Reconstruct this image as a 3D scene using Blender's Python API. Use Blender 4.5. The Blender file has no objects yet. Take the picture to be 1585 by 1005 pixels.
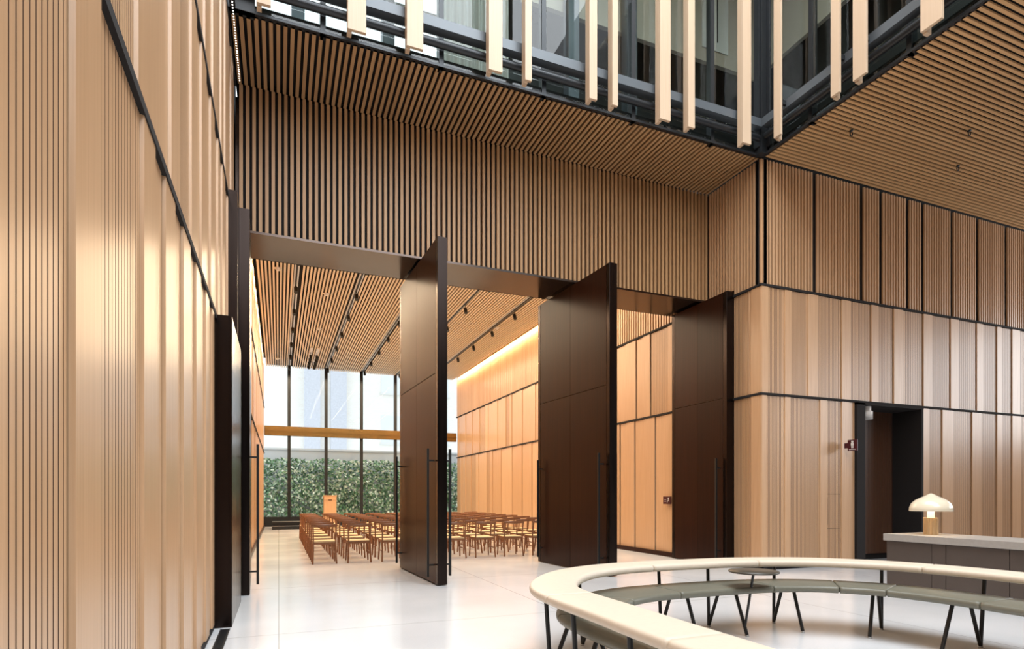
import bpy, bmesh, math, random
from mathutils import Vector, Matrix
random.seed(7)
R = math.radians
SC = bpy.context.scene
COL = SC.collection

# ---------------------------------------------------------------- camera
FPX, HORIZON, YAW, EYE = 901.6, 767.3, 21.82, 1.35
cam_data = bpy.data.cameras.new('camera')
cam_data.sensor_fit = 'HORIZONTAL'
cam_data.sensor_width = 36.0
cam_data.lens = 36.0 * FPX / 1585.0
cam_data.shift_y = (HORIZON - 502.5) / 1585.0
cam_data.clip_start = 0.05
cam_data.clip_end = 300
cam = bpy.data.objects.new('camera', cam_data)
cam.location = (0, 0, EYE)
cam.rotation_euler = (R(90), 0, R(-YAW))
COL.objects.link(cam)
SC.camera = cam

# ---------------------------------------------------------------- world and light
SC.view_settings.view_transform = 'Standard'
SC.view_settings.look = 'None'
SC.view_settings.gamma = 1
SC.view_settings.use_curve_mapping = False
SC.view_settings.exposure = 0.30

world = bpy.data.worlds.new('sky')
SC.world = world
world.use_nodes = True
wn = world.node_tree.nodes
wn['Background'].inputs[0].default_value = (0.88, 0.94, 1.0, 1)
wn['Background'].inputs[1].default_value = 1.5

def area(name, loc, rot, sx, sy, power, color):
    l = bpy.data.lights.new(name, 'AREA')
    l.shape = 'RECTANGLE'; l.size = sx; l.size_y = sy
    l.energy = power; l.color = color
    o = bpy.data.objects.new(name, l)
    o.location = loc; o.rotation_euler = rot
    COL.objects.link(o)
    return o
WARM = (1.0, 0.71, 0.40)
# wall washers in the slots at both sides of the auditorium ceiling
area('wall_wash_right', (7.93, 18.9, 7.04), (0, R(-6), 0), 0.09, 16.6, 330, WARM)
area('wall_wash_left', (-0.545, 18.9, 7.04), (0, R(5), 0), 0.06, 16.6, 170, WARM)
for k in range(5): area('track_lamps', (0.42 + 1.55*k, 19.0, 6.66), (0, 0, 0), 0.12, 15.0, 260, (1.0, 0.78, 0.53))
# daylight from the tall windows behind the viewer and at the right end of the lobby
area('daylight_rear', (3.6, -6.2, 11.0), (R(60), 0, 0), 8.0, 5.0, 450, (0.93, 0.97, 1.0))
area('skylight', (3.6, 1.0, 14.5), (0, 0, 0), 8.0, 13.0, 1900, (0.90, 0.96, 1.0))
area('daylight_right', (23.2, 1.0, 5.2), (0, R(90), 0), 4.0, 13.0, 600, (0.93, 0.97, 1.0))

# ---------------------------------------------------------------- dimensions
ZA, ZB, ZC = 3.20, 5.157, 7.42       # the two joint lines of the panelling, the soffit
ZL, ZCEIL = 5.25, 6.945               # lintel underside, auditorium ceiling
YC, XC = 8.03, 8.03                   # the lobby corner
YH, YL = 9.46, 10.49                  # front and back of the lintel
XL = -0.60                            # left wall
YW = 27.3                             # far window

# ---------------------------------------------------------------- materials
def new_mat(name):
    m = bpy.data.materials.new(name); m.use_nodes = True
    nt = m.node_tree
    return m, nt, nt.nodes['Principled BSDF']

def wood(name, c1, c2, rough=0.35, grain_axis=2, coat=0.0, fine=60.0, spec=0.5):
    m, nt, b = new_mat(name)
    N, L = nt.nodes, nt.links
    tc = N.new('ShaderNodeTexCoord'); mp = N.new('ShaderNodeMapping')
    sc = [fine, fine, fine]; sc[grain_axis] = fine * 0.022
    mp.inputs['Scale'].default_value = sc
    n1 = N.new('ShaderNodeTexNoise'); n1.inputs['Scale'].default_value = 1.0
    n1.inputs['Detail'].default_value = 5; n1.inputs['Roughness'].default_value = 0.6
    at = N.new('ShaderNodeAttribute'); at.attribute_name = 'tone'
    mix = N.new('ShaderNodeMix'); mix.data_type = 'RGBA'
    mix.inputs[6].default_value = (*c1, 1); mix.inputs[7].default_value = (*c2, 1)
    L.new(tc.outputs['Object'], mp.inputs[0]); L.new(mp.outputs[0], n1.inputs['Vector'])
    ad = N.new('ShaderNodeMath'); ad.operation = 'MULTIPLY_ADD'
    ad.inputs[1].default_value = 0.9
    L.new(n1.outputs[0], ad.inputs[0]); L.new(at.outputs['Fac'], ad.inputs[2])
    sb = N.new('ShaderNodeMath'); sb.operation = 'SUBTRACT'; sb.inputs[1].default_value = 0.45; sb.use_clamp = True
    L.new(ad.outputs[0], sb.inputs[0]); L.new(sb.outputs[0], mix.inputs[0])
    L.new(mix.outputs[2], b.inputs['Base Color'])
    b.inputs['Roughness'].default_value = rough
    b.inputs['Coat Weight'].default_value = coat
    b.inputs['Coat Roughness'].default_value = 0.25
    b.inputs['Specular IOR Level'].default_value = spec
    return m

def plain(name, c, rough=0.5, metal=0.0, noise=0.0, nscale=8.0, coat=0.0, stretch=None, rvar=0.0):
    m, nt, b = new_mat(name)
    N, L = nt.nodes, nt.links
    tc = N.new('ShaderNodeTexCoord'); n1 = N.new('ShaderNodeTexNoise')
    mp = N.new('ShaderNodeMapping')
    if stretch: mp.inputs['Scale'].default_value = stretch
    n1.inputs['Scale'].default_value = nscale; n1.inputs['Detail'].default_value = 4
    mix = N.new('ShaderNodeMix'); mix.data_type = 'RGBA'
    k = 1 - noise
    mix.inputs[6].default_value = (c[0]*k, c[1]*k, c[2]*k, 1)
    mix.inputs[7].default_value = (min(1, c[0]*(2-k)), min(1, c[1]*(2-k)), min(1, c[2]*(2-k)), 1)
    L.new(tc.outputs['Object'], mp.inputs[0]); L.new(mp.outputs[0], n1.inputs['Vector'])
    L.new(n1.outputs[0], mix.inputs[0]); L.new(mix.outputs[2], b.inputs['Base Color'])
    b.inputs['Roughness'].default_value = rough
    if rvar:
        mr = N.new('ShaderNodeMapRange')
        mr.inputs[3].default_value = max(0.02, rough - rvar); mr.inputs[4].default_value = rough + rvar
        L.new(n1.outputs[0], mr.inputs[0]); L.new(mr.outputs[0], b.inputs['Roughness'])
    b.inputs['Metallic'].default_value = metal
    b.inputs['Coat Weight'].default_value = coat
    return m

M = {}
M['panel'] = wood('panel_wood', (0.43, 0.238, 0.117), (0.66, 0.420, 0.246), rough=0.36, coat=0.25)
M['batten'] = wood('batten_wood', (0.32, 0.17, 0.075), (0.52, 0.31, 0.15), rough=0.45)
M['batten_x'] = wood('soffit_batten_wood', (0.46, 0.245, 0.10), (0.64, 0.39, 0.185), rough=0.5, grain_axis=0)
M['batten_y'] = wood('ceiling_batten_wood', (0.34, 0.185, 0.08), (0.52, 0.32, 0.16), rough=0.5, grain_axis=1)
M['fin'] = wood('fin_wood', (0.50, 0.36, 0.24), (0.60, 0.46, 0.33), rough=0.45)
M['brown'] = wood('dark_stained_wood', (0.008, 0.003, 0.002), (0.046, 0.012, 0.005), rough=0.30, fine=30, spec=0.14)
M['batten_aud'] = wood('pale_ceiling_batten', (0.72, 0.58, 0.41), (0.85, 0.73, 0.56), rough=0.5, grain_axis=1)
M['alcove'] = wood('shade_painted_alcove_wood', (0.070, 0.030, 0.016), (0.13, 0.060, 0.032), rough=0.4)  # dimness of the recess is painted into this wood's colour
M['groove'] = plain('groove_painted_shade', (0.10, 0.050, 0.028), rough=0.8)  # shade inside the milled grooves, put into the colour
M['chair'] = wood('chair_wood', (0.15, 0.058, 0.025), (0.27, 0.11, 0.048), rough=0.35, fine=40)
M['black'] = plain('black_felt', (0.008, 0.006, 0.006), rough=0.9)
M['bronze'] = plain('bronze_sheet', (0.030, 0.021, 0.018), rough=0.24, metal=0.9, noise=0.25, nscale=3, stretch=(6, 6, 0.3), rvar=0.06)
M['lintel'] = plain('lintel_bronze', (0.075, 0.056, 0.048), rough=0.16, metal=0.9, noise=0.2, nscale=2, stretch=(1, 1, 1), rvar=0.05)
M['brass'] = plain('polished_brass', (0.26, 0.16, 0.06), rough=0.25, metal=1.0, noise=0.2)
M['steel'] = plain('dark_steel', (0.025, 0.028, 0.032), rough=0.35, metal=0.4)
M['greysteel'] = plain('grey_painted_steel', (0.10, 0.115, 0.13), rough=0.35, metal=0.2)
M['leg'] = plain('black_leg_paint', (0.005, 0.005, 0.005), rough=0.45)
M['cream'] = plain('cream_leather', (0.68, 0.59, 0.48), rough=0.48, noise=0.06, nscale=30)
M['green'] = plain('sage_leather', (0.155, 0.150, 0.115), rough=0.42, noise=0.08, nscale=30)
M['woven'] = plain('woven_cord', (0.62, 0.47, 0.28), rough=0.8, noise=0.15, nscale=120)
M['foot'] = plain('foot_metal', (0.5, 0.5, 0.5), rough=0.3, metal=1)
M['white'] = plain('white_metal', (0.75, 0.74, 0.72), rough=0.35)
M['maroon'] = plain('maroon_sign', (0.06, 0.008, 0.014), rough=0.3)
M['stone'] = plain('grey_stone', (0.34, 0.315, 0.29), rough=0.45, noise=0.12, nscale=25)
M['taupe'] = plain('taupe_desk_cladding', (0.105, 0.082, 0.070), rough=0.32, metal=0.35, noise=0.1, nscale=6)
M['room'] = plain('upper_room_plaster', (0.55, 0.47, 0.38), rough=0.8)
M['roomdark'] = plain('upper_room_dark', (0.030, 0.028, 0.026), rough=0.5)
M['curtain'] = plain('grey_curtain', (0.42, 0.40, 0.37), rough=0.8, noise=0.45, nscale=5, stretch=(5, 5, 0.02))
M['bluegrey'] = plain('blue_grey_render', (0.60, 0.63, 0.70), rough=0.8)
M['palewin'] = plain('pale_window_pane', (0.78, 0.78, 0.80), rough=0.5)
M['bluestone'] = plain('lilac_grey_stone', (0.62, 0.62, 0.68), rough=0.8, noise=0.2, nscale=12)
M['screen'] = plain('white_screen', (0.8, 0.78, 0.74), rough=0.5)

def glass_mat(name, refl, tint):
    m = bpy.data.materials.new(name); m.use_nodes = True
    nt = m.node_tree; N, L = nt.nodes, nt.links
    N.clear()
    out = N.new('ShaderNodeOutputMaterial'); mx = N.new('ShaderNodeMixShader')
    tr = N.new('ShaderNodeBsdfTransparent'); gl = N.new('ShaderNodeBsdfGlossy')
    tr.inputs[0].default_value = (*tint, 1); gl.inputs['Roughness'].default_value = 0.01
    fr = N.new('ShaderNodeFresnel'); fr.inputs[0].default_value = refl
    ge = N.new('ShaderNodeNewGeometry'); mu = N.new('ShaderNodeMath'); mu.operation = 'MULTIPLY'
    iv = N.new('ShaderNodeMath'); iv.operation = 'SUBTRACT'; iv.inputs[0].default_value = 1
    L.new(ge.outputs['Backfacing'], iv.inputs[1]); L.new(iv.outputs[0], mu.inputs[0]); L.new(fr.outputs[0], mu.inputs[1])
    L.new(mu.outputs[0], mx.inputs[0]); L.new(tr.outputs[0], mx.inputs[1]); L.new(gl.outputs[0], mx.inputs[2])
    L.new(mx.outputs[0], out.inputs[0])
    return m
M['glass'] = glass_mat('clear_glass', 1.14, (0.93, 0.96, 0.95))
M['glass_up'] = glass_mat('facade_glass', 1.5, (0.85, 0.90, 0.89))

def emit(name, c, s):
    m, nt, b = new_mat(name)
    b.inputs['Base Color'].default_value = (*c, 1)
    b.inputs['Emission Color'].default_value = (*c, 1)
    b.inputs['Emission Strength'].default_value = s
    return m
M['led'] = emit('led_dot', (1, 0.93, 0.85), 6)
M['slotlight'] = emit('warm_diffuser', (1, 0.72, 0.4), 3)
M['lampglow'] = emit('lamp_glow', (1, 0.86, 0.55), 0.9)

def floor_mat():
    m, nt, b = new_mat('polished_concrete')
    N, L = nt.nodes, nt.links
    tc = N.new('ShaderNodeTexCoord')
    n1 = N.new('ShaderNodeTexNoise'); n1.inputs['Scale'].default_value = 0.7; n1.inputs['Detail'].default_value = 6
    n2 = N.new('ShaderNodeTexNoise'); n2.inputs['Scale'].default_value = 60; n2.inputs['Detail'].default_value = 2
    L.new(tc.outputs['Object'], n1.inputs['Vector']); L.new(tc.outputs['Object'], n2.inputs['Vector'])
    cr = N.new('ShaderNodeValToRGB')
    cr.color_ramp.elements[0].position = 0.3; cr.color_ramp.elements[0].color = (0.68, 0.69, 0.71, 1)
    cr.color_ramp.elements[1].position = 0.75; cr.color_ramp.elements[1].color = (0.79, 0.80, 0.82, 1)
    L.new(n1.outputs[0], cr.inputs[0])
    mx = N.new('ShaderNodeMix'); mx.data_type = 'RGBA'; mx.blend_type = 'MULTIPLY'; mx.inputs[0].default_value = 0.10
    L.new(cr.outputs[0], mx.inputs[6]); L.new(n2.outputs[0], mx.inputs[7])
    br = N.new('ShaderNodeTexBrick')
    br.inputs['Scale'].default_value = 1.0; br.offset = 0.0
    br.inputs['Brick Width'].default_value = 3.05; br.inputs['Row Height'].default_value = 3.05
    br.inputs['Mortar Size'].default_value = 0.006
    br.inputs['Color1'].default_value = (1, 1, 1, 1); br.inputs['Color2'].default_value = (1, 1, 1, 1)
    br.inputs['Mortar'].default_value = (0.55, 0.54, 0.52, 1)
    L.new(tc.outputs['Object'], br.inputs['Vector'])
    m2 = N.new('ShaderNodeMix'); m2.data_type = 'RGBA'; m2.blend_type = 'MULTIPLY'; m2.inputs[0].default_value = 1
    L.new(mx.outputs[2], m2.inputs[6]); L.new(br.outputs['Color'], m2.inputs[7])
    L.new(m2.outputs[2], b.inputs['Base Color'])
    mr = N.new('ShaderNodeMapRange'); mr.inputs[3].default_value = 0.10; mr.inputs[4].default_value = 0.24
    L.new(n1.outputs[0], mr.inputs[0]); L.new(mr.outputs[0], b.inputs['Roughness'])
    b.inputs['Specular IOR Level'].default_value = 0.6
    return m
M['floor'] = floor_mat()

def brick_mat():
    m, nt, b = new_mat('pale_brick')
    N, L = nt.nodes, nt.links
    tc = N.new('ShaderNodeTexCoord'); mp = N.new('ShaderNodeMapping')
    mp.inputs['Rotation'].default_value = (R(90), 0, 0)
    br = N.new('ShaderNodeTexBrick'); br.inputs['Scale'].default_value = 2.2
    br.inputs['Color1'].default_value = (0.84, 0.78, 0.72, 1); br.inputs['Color2'].default_value = (0.88, 0.84, 0.79, 1)
    br.inputs['Mortar'].default_value = (0.88, 0.86, 0.82, 1); br.inputs['Mortar Size'].default_value = 0.03
    L.new(tc.outputs['Object'], mp.inputs[0]); L.new(mp.outputs[0], br.inputs['Vector'])
    L.new(br.outputs['Color'], b.inputs['Base Color']); b.inputs['Roughness'].default_value = 0.85
    return m
M['brick'] = brick_mat()

def leaf_mat():
    m, nt, b = new_mat('ivy_leaf')
    N, L = nt.nodes, nt.links
    at = N.new('ShaderNodeAttribute'); at.attribute_name = 'tone'
    cr = N.new('ShaderNodeValToRGB')
    cr.color_ramp.elements[0].color = (0.02, 0.07, 0.035, 1)
    cr.color_ramp.elements[1].color = (0.90, 0.95, 0.85, 1)  # near-white end paints highlights onto some of the leaves
    e = cr.color_ramp.elements.new(0.5); e.color = (0.19, 0.36, 0.20, 1)
    L.new(at.outputs['Fac'], cr.inputs[0]); L.new(cr.outputs[0], b.inputs['Base Color'])
    b.inputs['Roughness'].default_value = 0.4
    return m
M['leaf'] = leaf_mat()

# ---------------------------------------------------------------- helpers
def tag(o, label=None, cat=None, group=None, kind=None):
    if label: o['label'] = label
    if cat: o['category'] = cat
    if group: o['group'] = group
    if kind: o['kind'] = kind
    return o

def empty(name, loc=(0, 0, 0), rz=0, parent=None):
    o = bpy.data.objects.new(name, None); COL.objects.link(o)
    o.location = loc; o.rotation_euler = (0, 0, rz); o.empty_display_size = 0.1
    if parent: o.parent = parent
    return o

class MB:
    """collects shapes and links them as one mesh object"""
    def __init__(s): s.v = []; s.f = []; s.m = []; s.t = []; s.sm = []
    def add(s, vs, fs, mat=0, tone=0.5, smooth=False):
        n = len(s.v); s.v += [tuple(p) for p in vs]
        for f in fs:
            s.f.append(tuple(i + n for i in f)); s.m.append(mat); s.t.append(tone); s.sm.append(smooth)
    def box(s, a, b, mat=0, tone=0.5):
        x0, x1 = sorted((a[0], b[0])); y0, y1 = sorted((a[1], b[1])); z0, z1 = sorted((a[2], b[2]))
        s.add([(x0,y0,z0),(x1,y0,z0),(x1,y1,z0),(x0,y1,z0),(x0,y0,z1),(x1,y0,z1),(x1,y1,z1),(x0,y1,z1)],
              [(0,3,2,1),(4,5,6,7),(0,1,5,4),(1,2,6,5),(2,3,7,6),(3,0,4,7)], mat, tone)
    def prism(s, pts, z0, z1, mat=0, tone=0.5):
        """pts: counter-clockwise outline in plan"""
        n = len(pts)
        vs = [(p[0], p[1], z0) for p in pts] + [(p[0], p[1], z1) for p in pts]
        fs = [(i, (i+1) % n, (i+1) % n + n, i + n) for i in range(n)]
        fs += [tuple(reversed(range(n))), tuple(range(n, 2*n))]
        s.add(vs, fs, mat, tone)
    def obox(s, c, ax, half, mat=0, tone=0.5):
        """box with centre c, 3 axes, half sizes"""
        c = Vector(c); A = [Vector(a).normalized() * h for a, h in zip(ax, half)]
        vs = []
        for k in (-1, 1):
            for i, j in ((-1, -1), (1, -1), (1, 1), (-1, 1)):
                vs.append(c + A[0]*i + A[1]*j + A[2]*k)
        s.add(vs, [(0,3,2,1),(4,5,6,7),(0,1,5,4),(1,2,6,5),(2,3,7,6),(3,0,4,7)], mat, tone)
    def tube(s, pts, r, n=8, mat=0, tone=0.5, r2=None, flat=1.0):
        pts = [Vector(p) for p in pts]; rings = []
        m = len(pts)
        for i, p in enumerate(pts):
            d = (pts[min(i+1, m-1)] - pts[max(i-1, 0)]).normalized()
            up = Vector((0, 0, 1)) if abs(d.z) < 0.9 else Vector((0, 1, 0))
            a = d.cross(up).normalized(); b = a.cross(d).normalized()
            rr = r if r2 is None else r + (r2 - r) * i / (m - 1)
            rings.append([p + a*rr*math.cos(t) + b*rr*flat*math.sin(t) for t in [2*math.pi*k/n for k in range(n)]])
        vs = [q for g in rings for q in g]; fs = []
        for i in range(m-1):
            for k in range(n):
                fs.append((i*n+k, i*n+(k+1) % n, (i+1)*n+(k+1) % n, (i+1)*n+k))
        s.add(vs, fs, mat, tone, True)
        s.add([], [], mat)
        s.add(rings[0], [tuple(range(n))], mat, tone); s.add(rings[-1], [tuple(reversed(range(n)))], mat, tone)
    def lathe(s, prof, c=(0, 0, 0), n=32, mat=0, tone=0.5, smooth=True):
        vs = []; fs = []
        for (r, z) in prof:
            for k in range(n):
                t = 2*math.pi*k/n
                vs.append((c[0]+r*math.cos(t), c[1]+r*math.sin(t), c[2]+z))
        for i in range(len(prof)-1):
            for k in range(n):
                fs.append((i*n+k, i*n+(k+1) % n, (i+1)*n+(k+1) % n, (i+1)*n+k))
        s.add(vs, fs, mat, tone, smooth)
    def build(s, name, mats, parent=None, bevel=0, fix=False):
        me = bpy.data.meshes.new(name)
        me.from_pydata(s.v, [], s.f)
        if not isinstance(mats, (list, tuple)): mats = [mats]
        for m in mats: me.materials.append(m)
        me.polygons.foreach_set('material_index', s.m)
        me.polygons.foreach_set('use_smooth', s.sm)
        at = me.attributes.new('tone', 'FLOAT', 'FACE')
        at.data.foreach_set('value', s.t)
        me.update()
        if fix:
            bm = bmesh.new(); bm.from_mesh(me); bmesh.ops.remove_doubles(bm, verts=bm.verts, dist=1e-5)
            bmesh.ops.recalc_face_normals(bm, faces=bm.faces); bm.to_mesh(me); bm.free()
        o = bpy.data.objects.new(name, me); COL.objects.link(o)
        if parent: o.parent = parent
        if bevel:
            b = o.modifiers.new('bevel', 'BEVEL'); b.width = bevel; b.segments = 2; b.limit_method = 'ANGLE'
        return o

def struct(mb, name, mats, **k):
    return tag(mb.build(name, mats, **k), kind='structure')

# wall panelling: sawtooth boards with milled grooves, over black backing
class Wall:
    def __init__(s, origin, u, n):
        s.o = Vector(origin); s.u = Vector(u); s.n = Vector(n); s.mb = MB()
        s.flip = (s.u.x*s.n.y - s.u.y*s.n.x) > 0
        s.cw = not s.flip
    def P(s, u, d):
        p = s.o + s.u*u + s.n*d; return (p.x, p.y)
    def prism(s, pts, z0, z1, mat, tone=0.5):
        q = [s.P(*p) for p in pts]
        if not s.flip: q.reverse()
        # outline runs along +u at the front: make it counter-clockwise
        area2 = sum(q[i][0]*q[(i+1) % len(q)][1] - q[(i+1) % len(q)][0]*q[i][1] for i in range(len(q)))
        if area2 < 0: q.reverse()
        s.mb.prism(q, z0, z1, mat, tone)
    def backing(s, u0, u1, z0, z1, d=-0.05, t=0.08):
        s.prism([(u0, d), (u1, d), (u1, d-t), (u0, d-t)], z0, z1, 1)
    def ledge(s, u0, u1, z, h=0.05, d=0.03):
        s.prism([(u0, d), (u1, d), (u1, -0.05), (u0, -0.05)], z-h, z, 1)
    def panel(s, u0, u1, z0, z1, lo=-0.009, hi=0.009, flat=None, groove=None, tone=None, pitch=0.032, gw=0.007, gd=0.014, gap=0.006):
        """a proud flat strip up to `flat`, then a recessed field, with milled grooves"""
        if tone is None: tone = random.uniform(0.32, 0.72)
        if flat is None: flat = groove[0] - 0.02 if groove else u0 + (u1-u0)*0.5
        u1 -= gap
        front = [(u0, lo), (u0+0.006, hi), (flat, hi), (flat+0.004, lo)]
        mats = [0, 0, 0, 0]
        if groove:
            g = max(groove[0], flat+0.012); b = min(groove[1], u1-0.004)
            while g + gw < b:
                front += [(g, lo), (g+0.0008, lo-gd), (g+gw-0.0008, lo-gd), (g+gw, lo)]
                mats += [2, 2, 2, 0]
                g += pitch
        front.append((u1, lo)); n = len(front)
        q = [s.P(*p) for p in front] + [s.P(u1, -0.055), s.P(u0, -0.055)]
        vs = [(p[0], p[1], z0) for p in q] + [(p[0], p[1], z1) for p in q]; N_ = len(q)
        for i in range(N_):
            f = (i, (i+1) % N_, (i+1) % N_ + N_, i + N_)
            if not s.cw: f = tuple(reversed(f))
            s.mb.add([vs[k] for k in f], [(0, 1, 2, 3)], mats[i] if i < n-1 else (1 if i == n-1 else 0), tone)
        s.mb.add(vs[:N_], [tuple(range(N_)) if not s.cw else tuple(reversed(range(N_)))], 0, tone)
        s.mb.add(vs[N_:], [tuple(range(N_)) if s.cw else tuple(reversed(range(N_)))], 0, tone)
    def battens(s, u0, u1, z0, z1, pitch=0.088, w=0.048, dep=0.055, groups=None):
        s.prism([(u0, -0.055), (u1, -0.055), (u1, -0.12), (u0, -0.12)], z0, z1, 1)
        u = u0 + 0.01
        while u + w < u1:
            if not groups or all(abs(u + w/2 - g) > pitch*0.45 for g in groups):
                s.prism([(u, 0), (u+w, 0), (u+w, -dep), (u, -dep)], z0, z1, 0, random.uniform(0.35, 0.68))
            u += pitch
    def build(s, name, wmat=None):
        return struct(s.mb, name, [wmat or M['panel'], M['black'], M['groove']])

def random_tier(w, u0, u1, z0, z1, wmin=0.45, wmax=0.95, groovy=0.45, pitch=0.032, gap=0.006):
    u = u0
    while u < u1 - 0.05:
        v = min(u1, u + random.uniform(wmin, wmax))
        if u1 - v < 0.25: v = u1
        g = None
        if random.random() < groovy:
            a = u + random.uniform(0.30, 0.5) * (v-u); g = (a, v - 0.01)
        w.panel(u, v, z0, z1, groove=g, pitch=pitch, gap=gap)
        u = v

# ---------------------------------------------------------------- floor
mb = MB(); mb.box((-8, -6.5, -0.1), (24, 27.3, 0)); fl = struct(mb, 'floor', M['floor'])
mb = MB(); mb.box((-12, 27.32, -0.1), (30, 31.2, -0.02)); tag(mb.build('courtyard_ground', M['stone']), kind='structure')

# ---------------------------------------------------------------- left wall
w = Wall((XL, 0, 0), (0, 1, 0), (1, 0, 0))
w.backing(-6.5, YL, 0, 15)
edges = [(-6.4, -5.6, 0), (-5.6, -4.8, 1), (-4.8, -3.9, 0), (-3.9, -3.2, 1), (-3.2, -2.4, 0), (-2.4, -1.5, 1), (-1.5, -0.6, 0), (-0.6, 0.3, 1), (0.3, 1.15, 0)]
for a, b, g in edges: w.panel(a, b, 0.07, ZA-0.05, groove=(a+0.4, b-0.03) if g else None)
zt = ZA-0.05
w.panel(1.15, 2.20, 0.07, zt, flat=1.70, groove=(1.72, 2.18), pitch=0.043, gw=0.008, tone=0.55, gap=0.02)
w.panel(2.20, 3.20, 0.07, zt, flat=2.49, groove=(2.51, 3.18), pitch=0.050, gw=0.007, tone=0.50)
w.panel(3.20, 3.77, 0.07, zt, flat=3.48, tone=0.48, gap=0.022)
w.panel(3.77, 4.43, 0.07, zt, flat=4.10, tone=0.45, gap=0.022)
w.panel(4.43, 5.08, 0.07, zt, flat=4.78, tone=0.6)
w.panel(5.08, 5.73, 0.07, zt, flat=5.38, tone=0.5)
w.panel(5.73, 6.25, 0.07, zt, flat=6.0, tone=0.6)
w.panel(6.25, 6.62, 0.07, zt, tone=0.5)
w.ledge(-6.4, YH, ZA, d=0.016)
random.seed(21)
random_tier(w, -6.4, YH-0.02, ZA, ZB-0.055, 0.5, 1.0, 0.3)
w.ledge(-6.4, YH, ZB, d=0.016)
random_tier(w, -6.4, YH-0.02, ZB, ZC-0.055, 0.5, 1.0, 0.3)
w.ledge(-6.4, YH, ZC, d=0.016)
random_tier(w, -6.4, YH-0.02, ZC, 10.2, 0.5, 1.0, 0.3)
random_tier(w, -6.4, YH-0.02, 10.25, 13.4, 0.5, 1.0, 0.3)
wl = w.build('wall_left')
mb = MB(); mb.box((XL-0.05, -6.4, 0), (XL-0.005, 6.6, 0.07)); struct(mb, 'baseboard_left', M['black'])
# bronze pier and the jamb behind it
mb = MB()
mb.box((-0.66, 6.60, 0), (-0.47, 8.16, ZA-0.01)); mb.box((-0.47, 6.60, 0), (-0.445, 6.64, ZA-0.01)); mb.box((-0.47, 6.66, 0.0), (-0.445, 7.38, ZA-0.01)); mb.box((-0.47, 7.39, 0.0), (-0.445, 8.16, ZA-0.01))
tag(mb.build('trim_7', M['bronze'], bevel=0.002), kind='structure')
mb = MB(); mb.box((-0.66, 8.16, 0), (-0.49, YL, ZL-0.03)); struct(mb, 'trim_1', M['bronze'])

# ---------------------------------------------------------------- right wall (faces the camera), x > 8.03
random.seed(5)
w = Wall((0, YC, 0), (1, 0, 0), (0, -1, 0))
w.backing(XC, 10.40, 0, ZA); w.backing(12.32, 23.5, 0, ZA); w.backing(XC, 23.5, ZA, ZC+0.2)
t1 = [(8.03, 8.58, (8.17, 8.55)), (8.58, 9.46, (8.74, 9.43)), (9.46, 10.03, (9.66, 10.0)), (10.03, 10.40, None)]
for a, b, g in t1: w.panel(a, b, 0.08, ZA-0.045, groove=g, tone=random.uniform(.35, .6), gw=0.009, gap=0.010)
t1b = [12.32, 12.98, 13.97, 14.84, 15.40, 16.3, 17.1, 18.0, 18.8, 19.7, 20.6, 21.5, 22.4, 23.4]
for a, b in zip(t1b, t1b[1:]): w.panel(a, b, 0.08, ZA-0.045, groove=(a+0.38*(b-a), b-0.04), tone=random.uniform(.45, .7), gw=0.009, gap=0.034)
t2 = [8.03, 8.58, 9.15, 10.03, 10.84, 11.49, 12.38, 13.25, 14.13, 14.84, 15.4, 16.3, 17.1, 18.0, 18.8, 19.7, 20.6, 21.5, 22.4, 23.4]
for a, b in zip(t2, t2[1:]): w.panel(a, b, ZA, ZB-0.045, groove=(a+0.33*(b-a), b-0.04), tone=random.uniform(.4, .65), gw=0.009, gap=0.034 if a > 9 else 0.008)
w.ledge(XC-0.03, 23.5, ZA, 0.04, 0.02); w.ledge(XC-0.03, 23.5, ZB, 0.04, 0.02)
gr = [8.83, 9.35, 10.0, 10.6, 11.15, 11.9, 12.35, 13.3, 14.2, 15.2, 16.3, 17.4]
w.battens(XC+0.03, 23.5, ZB, ZC-0.02, pitch=0.078, w=0.036, dep=0.035, groups=gr)
wr = w.build('wall_right')
# the return of that wall (faces left), runs back to the leaf at the right jamb
w = Wall((XC, 0, 0), (0, 1, 0), (-1, 0, 0))
w.backing(YC, 8.72, 0, ZC)
w.backing(8.72, YL, ZL, ZC)
w.panel(8.03, 8.30, 0.08, ZA-0.045, tone=0.4, flat=8.27); w.panel(8.30, 8.72, 0.08, ZA-0.045, groove=(8.33, 8.7), tone=0.35)
w.panel(8.03, 8.32, ZA, ZB-0.045, tone=0.4, flat=8.27); w.panel(8.32, 8.72, ZA, ZB-0.045, groove=(8.35, 8.7), tone=0.35)
w.ledge(YC-0.02, 8.74, ZA, 0.04, 0.02); w.ledge(YC-0.02, 8.74, ZB, 0.04, 0.02)
w.battens(YC, YH, ZB, ZC-0.02, pitch=0.078, w=0.036, dep=0.035)
w.build('wall_return')
# right jamb, clad in dark metal
mb = MB(); mb.box((8.02, 8.73, 0), (8.12, 10.36, ZL)); struct(mb, 'trim_2', M['bronze'])

# ---------------------------------------------------------------- header over the doors
w = Wall((0, YH, 0), (1, 0, 0), (0, -1, 0))
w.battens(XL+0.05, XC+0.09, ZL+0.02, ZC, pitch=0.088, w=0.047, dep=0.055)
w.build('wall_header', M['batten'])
mb = MB(); mb.box((XL, YH+0.005, ZL), (XC, YL, ZL+0.03)); mb.box((XL, YH-0.02, ZL-0.012), (XC, YH+0.03, ZL+0.022))
mb.box((XL, YH+0.13, ZL+0.03), (XC, YL-0.02, 7.3)); mb.box((XL, YL-0.02, ZL), (XC, YL, 7.3))
struct(mb, 'trim_3', M['lintel'])

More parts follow.
